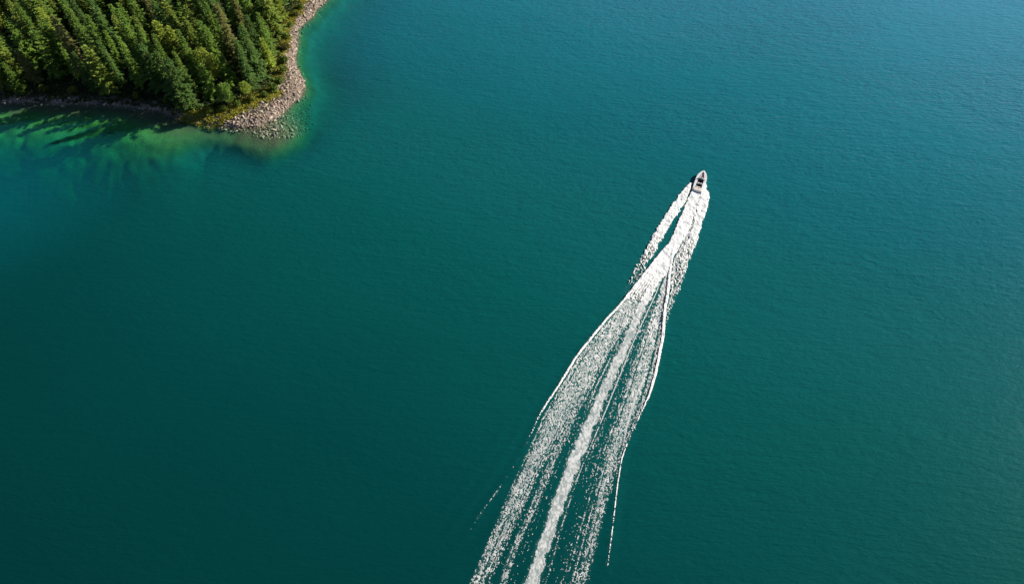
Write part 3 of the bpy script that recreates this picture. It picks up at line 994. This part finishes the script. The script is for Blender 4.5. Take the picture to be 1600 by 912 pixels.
PROTO = {
    'slender spruce': [(conifer(100 + i, h, rr, 1.0, .9, .25), trunk(200 + i, h, .16, 16)) for i, (h, rr) in enumerate([(16, 2.1), (14.2, 1.9), (17.5, 2.3)])],
    'full spruce': [(conifer(110 + i, h, rr, 1.1, .85, .22), trunk(210 + i, h, .18, 18)) for i, (h, rr) in enumerate([(14.5, 3.0), (12, 2.8), (13.2, 3.3)])],
    'shaggy fir': [(conifer(120 + i, h, rr, .85, .7, .08, leaf=1.2), trunk(220 + i, h, .18, 18)) for i, (h, rr) in enumerate([(13.5, 2.7), (11, 2.8), (12.2, 2.5)])],
    'small spruce': [(conifer(130 + i, h, rr, 1.0, .8, .2, .05), trunk(230 + i, h, .1, 10)) for i, (h, rr) in enumerate([(8.5, 1.9), (6.8, 1.8)])],
    'round leafy tree': [(broadleaf(140 + i, h, rr), trunk(240 + i, h, .17, 12)) for i, (h, rr) in enumerate([(9.2, 3.0), (8, 2.8), (10.4, 3.0)])],
}
NAME = {'slender spruce': 'spruce_tree', 'full spruce': 'spruce_tree', 'shaggy fir': 'fir_tree', 'small spruce': 'spruce_tree', 'round leafy tree': 'broadleaf_tree'}
TINTS = {'dark green': (.056, .106, .022), 'mid green': (.088, .150, .022), 'olive green': (.122, .168, .026), 'yellow green': (.158, .205, .026), 'brownish green': (.135, .140, .040)}
_ONE = 'first second third fourth fifth sixth seventh eighth ninth tenth eleventh twelfth thirteenth fourteenth fifteenth sixteenth seventeenth eighteenth nineteenth'.split()
ORD = list(_ONE)
for _t, _th in (('twenty', 'twentieth'), ('thirty', 'thirtieth'), ('forty', 'fortieth'), ('fifty', 'fiftieth'), ('sixty', 'sixtieth')):
    ORD += [_th] + [f'{_t}-{w}' for w in _ONE[:9]]


def place_tree(kind, tint, x, y, sc, label, group):
    c_me, t_me = rnd.choice(PROTO[kind])
    z = float(relief(np.array([x]), np.array([y]))[0])
    root = empty(NAME[kind], (x, y, z - .05), rnd.uniform(0, 6.28))
    root.scale = (sc * rnd.uniform(.93, 1.1),) * 2 + (sc,)
    tag(root, label, 'tree', group)
    c = obj('crown', c_me, root)
    k = rnd.uniform(.9, 1.35)
    c.color = tuple(v * k for v in TINTS[tint]) + (1,)
    obj('trunk', t_me, root)
    return root


SX = [p[0] for p in tl[:10]]; SY = [p[1] for p in tl[:10]]
ROW, GAP = 4.5, 4.9
spots = []
for k in range(20):
    for j in range(48):
        x = -170 + j * GAP + (k % 2) * GAP / 2 + rnd.uniform(-1.5, 1.5)
        yb = float(np.interp(x, SX, SY, left=SY[0] + .02 * (SX[0] - x)))
        if x > SX[-1]: yb = SY[-1] - 1.0 + .9 * (x - SX[-1]) * 0
        y = yb + 1.0 + k * ROW + rnd.uniform(-1.3, 1.3)
        spots.append([k, x, y])
sp = np.array(spots)
sd = signed(TREEL, sp[:, 1], sp[:, 2])
rows = {}
outside = []
for (k, x, y), d in zip(spots, sd):
    if d < (2.7 if (x > -81 and y < 147) else 1.0 if x > -75 else .7): continue
    pb = in_frame(x, y, 1.5); pt = in_frame(x, y, 15)
    if pb[0] < -14 or pb[1] < -10 or pt[1] > 400:
        if pb[0] > -170 and pb[1] > -90: outside.append((x, y))
        continue
    rows.setdefault(k, []).append((x, y, d))
n_seen = 0
for k, lst in rows.items():
    lst.sort()
    for i, (x, y, d) in enumerate(lst):
        u = rnd.random()
        edge = d < 3.2
        if edge and x > -78: kind = rnd.choices(['full spruce', 'shaggy fir', 'small spruce', 'round leafy tree'], [5, 4, 3, 2])[0]
        elif k == 0: kind = rnd.choices(['full spruce', 'shaggy fir', 'small spruce', 'round leafy tree', 'slender spruce'], [4, 3, 2, 2, 5])[0]
        else: kind = rnd.choices(['slender spruce', 'full spruce', 'shaggy fir', 'round leafy tree'], [11, 5, 3, .5])[0]
        if kind == 'round leafy tree': tint = rnd.choice(['mid green', 'yellow green', 'olive green'])
        elif kind == 'shaggy fir': tint = rnd.choice(['olive green', 'mid green', 'mid green', 'yellow green'])
        else: tint = rnd.choices(['dark green', 'mid green', 'olive green', 'brownish green'], [4, 6, 4, .5])[0]
        where = 'front row along the shaded south shore' if k == 0 else f'{ORD[k]} row from the south shore'
        lab = f'{tint} {kind}, {ORD[i]} from left in {where}'
        place_tree(kind, tint, x, y, rnd.uniform(.66, 1.18), lab, 'trees of the shore forest')
        n_seen += 1
print('TREES IN VIEW', n_seen, 'OUTSIDE', len(outside))

# a bushy tree of its own stands on the point, a pale one beside it
for px, py, kind, tint, sc, lab in [
        (392, 163, 'round leafy tree', 'yellow green', .62, 'small yellow green leafy tree on the outermost tip of the point'),
        (362, 174, 'round leafy tree', 'mid green', .66, 'round mid green leafy tree at the shaded side of the point')]:
    x, y = ground(px, py)
    place_tree(kind, tint, x, y, sc, lab, 'trees of the shore forest')

# the wood beyond the frame: one mass of coarse trees
lowv, lowf, off = [], [], 0
r = np.random.default_rng(5)
ex_, ey_ = r.uniform(-430, -35, 5200), r.uniform(140, 425, 5200)
es_ = signed(TREEL, ex_, ey_)
pb_ = in_frame(ex_, ey_, 1.5)
far_ok = (es_ > 2.5) & ((pb_[0] < -170) | (pb_[1] < -90))
outside += list(zip(ex_[far_ok], ey_[far_ok]))[:1500]
for x, y in outside:
    if r.random() < .25: continue
    H = r.uniform(11, 16); n = 110
    f = r.uniform(.08, 1, n) ** .8; a = r.uniform(0, 6.28, n)
    rad = 2.2 * (1 - f) ** .8 * r.uniform(.35, .8, n)
    zb = float(relief(np.array([x]), np.array([y]))[0])
    P = np.stack([x + rad * np.cos(a), y + rad * np.sin(a), zb + H * f], 1)
    v, fc = kites(P, np.stack([np.cos(a), np.sin(a), np.full(n, -.15)], 1), 1.2 * (1.05 - f) + .35, np.full(n, .42), .3, r)
    lowv.append(v); lowf.append(fc + off); off += len(v)
if lowv:
    me = mesh_np('far_wood', np.concatenate(lowv), np.concatenate(lowf), M_NEEDLE)
    attr(me, 'tint', np.repeat(r.uniform(.3, .9, off // 4), 4))
    o = tag(obj('forest', me), 'wood that goes on beyond the trees by the shore', 'forest', kind='stuff')
    o.color = (.055, .085, .02, 1)

# ------------------------------------------------------------------ rocks


def rock_mesh(seed):
    r = np.random.default_rng(seed)
    bm = bmesh.new()
    p = r.normal(0, 1, (15, 3)); p /= np.linalg.norm(p, axis=1, keepdims=True)
    p *= r.uniform(.8, 1.05, (15, 1)) * np.array([1, r.uniform(.6, .95), r.uniform(.45, .75)]) * .5
    for q in p: bm.verts.new(q)
    res = bmesh.ops.convex_hull(bm, input=bm.verts)
    bmesh.ops.delete(bm, geom=[v for v in bm.verts if not v.link_faces], context='VERTS')
    bmesh.ops.triangulate(bm, faces=bm.faces)
    bmesh.ops.recalc_face_normals(bm, faces=bm.faces)
    me = bpy.data.meshes.new('boulder')
    bm.to_mesh(me); bm.free()
    me.materials.append(M_ROCK)
    attr(me, 'tint', np.zeros(len(me.vertices)))
    return me


ROCKS = [rock_mesh(300 + i) for i in range(10)]
RV = []
for me in ROCKS:
    v = np.zeros(len(me.vertices) * 3, np.float32); me.vertices.foreach_get('co', v)
    f = np.zeros(len(me.polygons) * 3, np.int32); me.polygons.foreach_get('vertices', f)
    RV.append((v.reshape(-1, 3), f.reshape(-1, 3)))

N = 90000
rx = rng.uniform(-145, -48, N); ry = rng.uniform(118, 196, N)
ss = signed(SHORE, rx, ry); st_ = signed(TREEL, rx, ry)
tipd = np.exp(-((rx - TIP[0] - 5) ** 2 + (ry - TIP[1] - 0) ** 2) / 60.0)
sunken = (ss < 0) & (ss > -(1.2 + 9.5 * tipd)) & (rng.random(N) < .25 + .6 * tipd)
dry = (ss >= 0) & (st_ < np.where(rx < -82, -.3, np.where(ry < 146, -2.3, -.2)) + 1.6 * (fbm(rx * .4, ry * .4, 62) - .5) + rng.normal(0, .35, N))
fr = np.array(in_frame(rx, ry, 1.0))
vis = (fr[0] > -25) & (fr[0] < 560) & (fr[1] > -20)
idx = np.nonzero((sunken | dry) & vis)[0]
# keep rocks apart on a coarse hash
size = np.clip(rng.lognormal(-.86, .42, N), .2, 1.1)
big = [i for i in idx if size[i] > .5]
big.sort(key=lambda i: -size[i])
sel = []
for i in big:
    if all((rx[i] - rx[j]) ** 2 + (ry[i] - ry[j]) ** 2 > (.42 * (size[i] + size[j])) ** 2 for j in sel):
        sel.append(i)
    if len(sel) >= 290: break
selset = set(sel)


def zone(x, y, s):
    px, py = in_frame(x, y, 0.5)
    wet = 'sunken ' if s < -.1 else ''
    if px < 110: w = 'west end of shaded shore'
    elif px < 220: w = 'middle of shaded shore'
    elif px < 335: w = 'shaded shore near the point'
    elif px < 400: w = 'grassy south side of point'
    elif py > 150: w = 'rocky tip of the point'
    elif py > 112: w = 'stony bulge above the tip'
    elif py > 70: w = 'narrow sunlit east beach'
    elif py > 38: w = 'small cove on east beach'
    else: w = 'east beach at top edge'
    return wet, w


TONES = [('dark grey', (.14, .125, .115)), ('grey', (.29, .245, .21)), ('pinkish', (.42, .31, .245)), ('pale', (.55, .455, .37))]
info = []
for i in sel:
    wet, w = zone(rx[i], ry[i], ss[i])
    k = size[i]
    tn = rnd.choices(range(4), [2, 3, 4, 3])[0]
    sz = 'big' if k > .95 else 'large' if k > .75 else 'small'
    lvl = '' if wet else (' at waterline' if ss[i] < 1.0 else ' up the bank')
    info.append((i, wet, f"{sz} {wet}{'greenish' if wet else TONES[tn][0]} boulder{lvl}, {w}", tn, in_frame(rx[i], ry[i], 0.5)[0]))
byl = {}
for t in info: byl.setdefault(t[2], []).append(t)
for lab, ts in byl.items():
    ts.sort(key=lambda t: t[4])
    for q, (i, wet, _, tn, px) in enumerate(ts):
        k = size[i]
        z = float(relief(np.array([rx[i]]), np.array([ry[i]]))[0])
        o = obj('boulder', ROCKS[i % 10], None, (rx[i], ry[i], z + .12 * k))
        o.scale = (k * 1.35, k * 1.0, k)
        o.rotation_euler = (rnd.uniform(-.4, .4), rnd.uniform(-.4, .4), rnd.uniform(0, 6.28))
        v = rnd.uniform(.9, 1.1)
        o.color = tuple(c * v for c in TONES[tn][1]) + (1,)
        pre = '' if len(ts) == 1 else 'leftmost ' if q == 0 else 'rightmost ' if q == len(ts) - 1 else f'{ORD[q]} from left, '
        tag(o, pre + lab, 'boulder', 'boulders along the shore')

small = np.array([i for i in idx if i not in selset])
small = small[:7000]
rv, rf, rt, off = [], [], [], 0
zz = relief(rx[small], ry[small])
for j, i in enumerate(small):
    v, f = RV[i % 10]
    k = min(size[i], .75) * .95
    a = rnd.uniform(0, 6.28); ca_, sa_ = math.cos(a), math.sin(a)
    q = v * np.array([k * 1.2, k, k])
    q = np.stack([q[:, 0] * ca_ - q[:, 1] * sa_ + rx[i], q[:, 0] * sa_ + q[:, 1] * ca_ + ry[i], q[:, 2] + zz[j] + .08 * k], 1)
    rv.append(q); rf.append(f + off); off += len(q); rt.append(np.full(len(q), rnd.uniform(.01, .99)))
me = mesh_np('rubble', np.concatenate(rv), np.concatenate(rf), M_ROCK)
attr(me, 'tint', np.concatenate(rt))
tag(obj('rubble', me), 'grey pink stone rubble along the waterline and just under water', 'rubble', kind='stuff')

# ------------------------------------------------------------------ grass on the sunny bank, undergrowth in the shade, shrubs


def grass_patch(name, xs_, ys_, hmin, hmax, wid, mat, colr, label, cat, per=4):
    P, D, L, Wd, T = [], [], [], [], []
    z = relief(xs_, ys_)
    n = len(xs_)
    for q in range(per):
        a = rng.uniform(0, 6.28, n)
        P.append(np.stack([xs_ + rng.normal(0, .12, n), ys_ + rng.normal(0, .12, n), z - .03], 1))
        D.append(np.stack([np.cos(a) * .7, np.sin(a) * .7, rng.uniform(.5, 1.2, n)], 1))
        L.append(rng.uniform(hmin, hmax, n)); Wd.append(np.full(n, wid)); T.append(rng.uniform(.2, 1, n))
    v, f = kites(np.concatenate(P), np.concatenate(D), np.concatenate(L), np.concatenate(Wd), .6, rng)
    me = mesh_np(name, v, f, mat)
    attr(me, 'tint', np.repeat(np.concatenate(T), 4))
    o = tag(obj(name, me), label, cat, kind='stuff')
    o.color = colr + (1,)


N = 60000
qx = rng.uniform(-140, -50, N); qy = rng.uniform(125, 195, N)
qs = signed(TREEL, qx, qy)
nz = fbm(qx * .35, qy * .35, 61)
sunny = qx > -83
m_ = (qs > np.where(qy < 146, -3.2, -.8) + 1.8 * (fbm(qx * .4, qy * .4, 62) - .5)) & (qs < 2.6) & sunny & (nz > .3)
grass_patch('grass', qx[m_], qy[m_], .3, .65, .085, M_LEAF, (.30, .29, .035), 'yellow green grass on the sunny bank between trees and rocks', 'grass', 9)
m_ = (qs > np.where(sunny, -.4, -1.3 + 1.4 * (nz - .5))) & (qs < 9) & (rng.random(N) < .5) & ~(sunny & (qs < 1.2))
grass_patch('undergrowth', qx[m_], qy[m_], .4, 1.0, .14, M_LEAF, (.045, .07, .018), 'dark low undergrowth between the trunks at the forest edge', 'undergrowth', 5)

SH = [broadleaf(160 + i, 1.7, 1.15, 7) for i in range(3)]
SHT = trunk(260, 1.5, .05, 5)
pts = [ground(*p) for p in [(20, 148), (70, 150), (118, 152), (165, 154), (215, 158), (262, 165), (296, 175), (330, 183), (352, 181), (374, 175), (398, 167), (415, 160), (430, 151),
                            (440, 138), (444, 122), (445, 106), (447, 84), (450, 66), (453, 48), (462, 32), (471, 21)]]
for i, (x, y) in enumerate(pts):
    z = float(relief(np.array([x]), np.array([y]))[0])
    root = empty('shrub', (x + .2, y + .3, z - .1), rnd.uniform(0, 6.28))
    root.scale = (rnd.uniform(.75, 1.25),) * 3
    if i < 8: lab = f'dark shrub at the forest foot on the shaded south shore, {ORD[i]} from the left edge'
    else: lab = f'bright green shrub between trees and sunny rocks, {ORD[i - 8]} counting up from the point'
    tag(root, lab, 'shrub', 'shrubs along the forest edge')
    c = obj('crown', SH[i % 3], root); c.color = (rnd.uniform(.07, .13), rnd.uniform(.11, .15), .02, 1)
    obj('trunk', SHT, root)
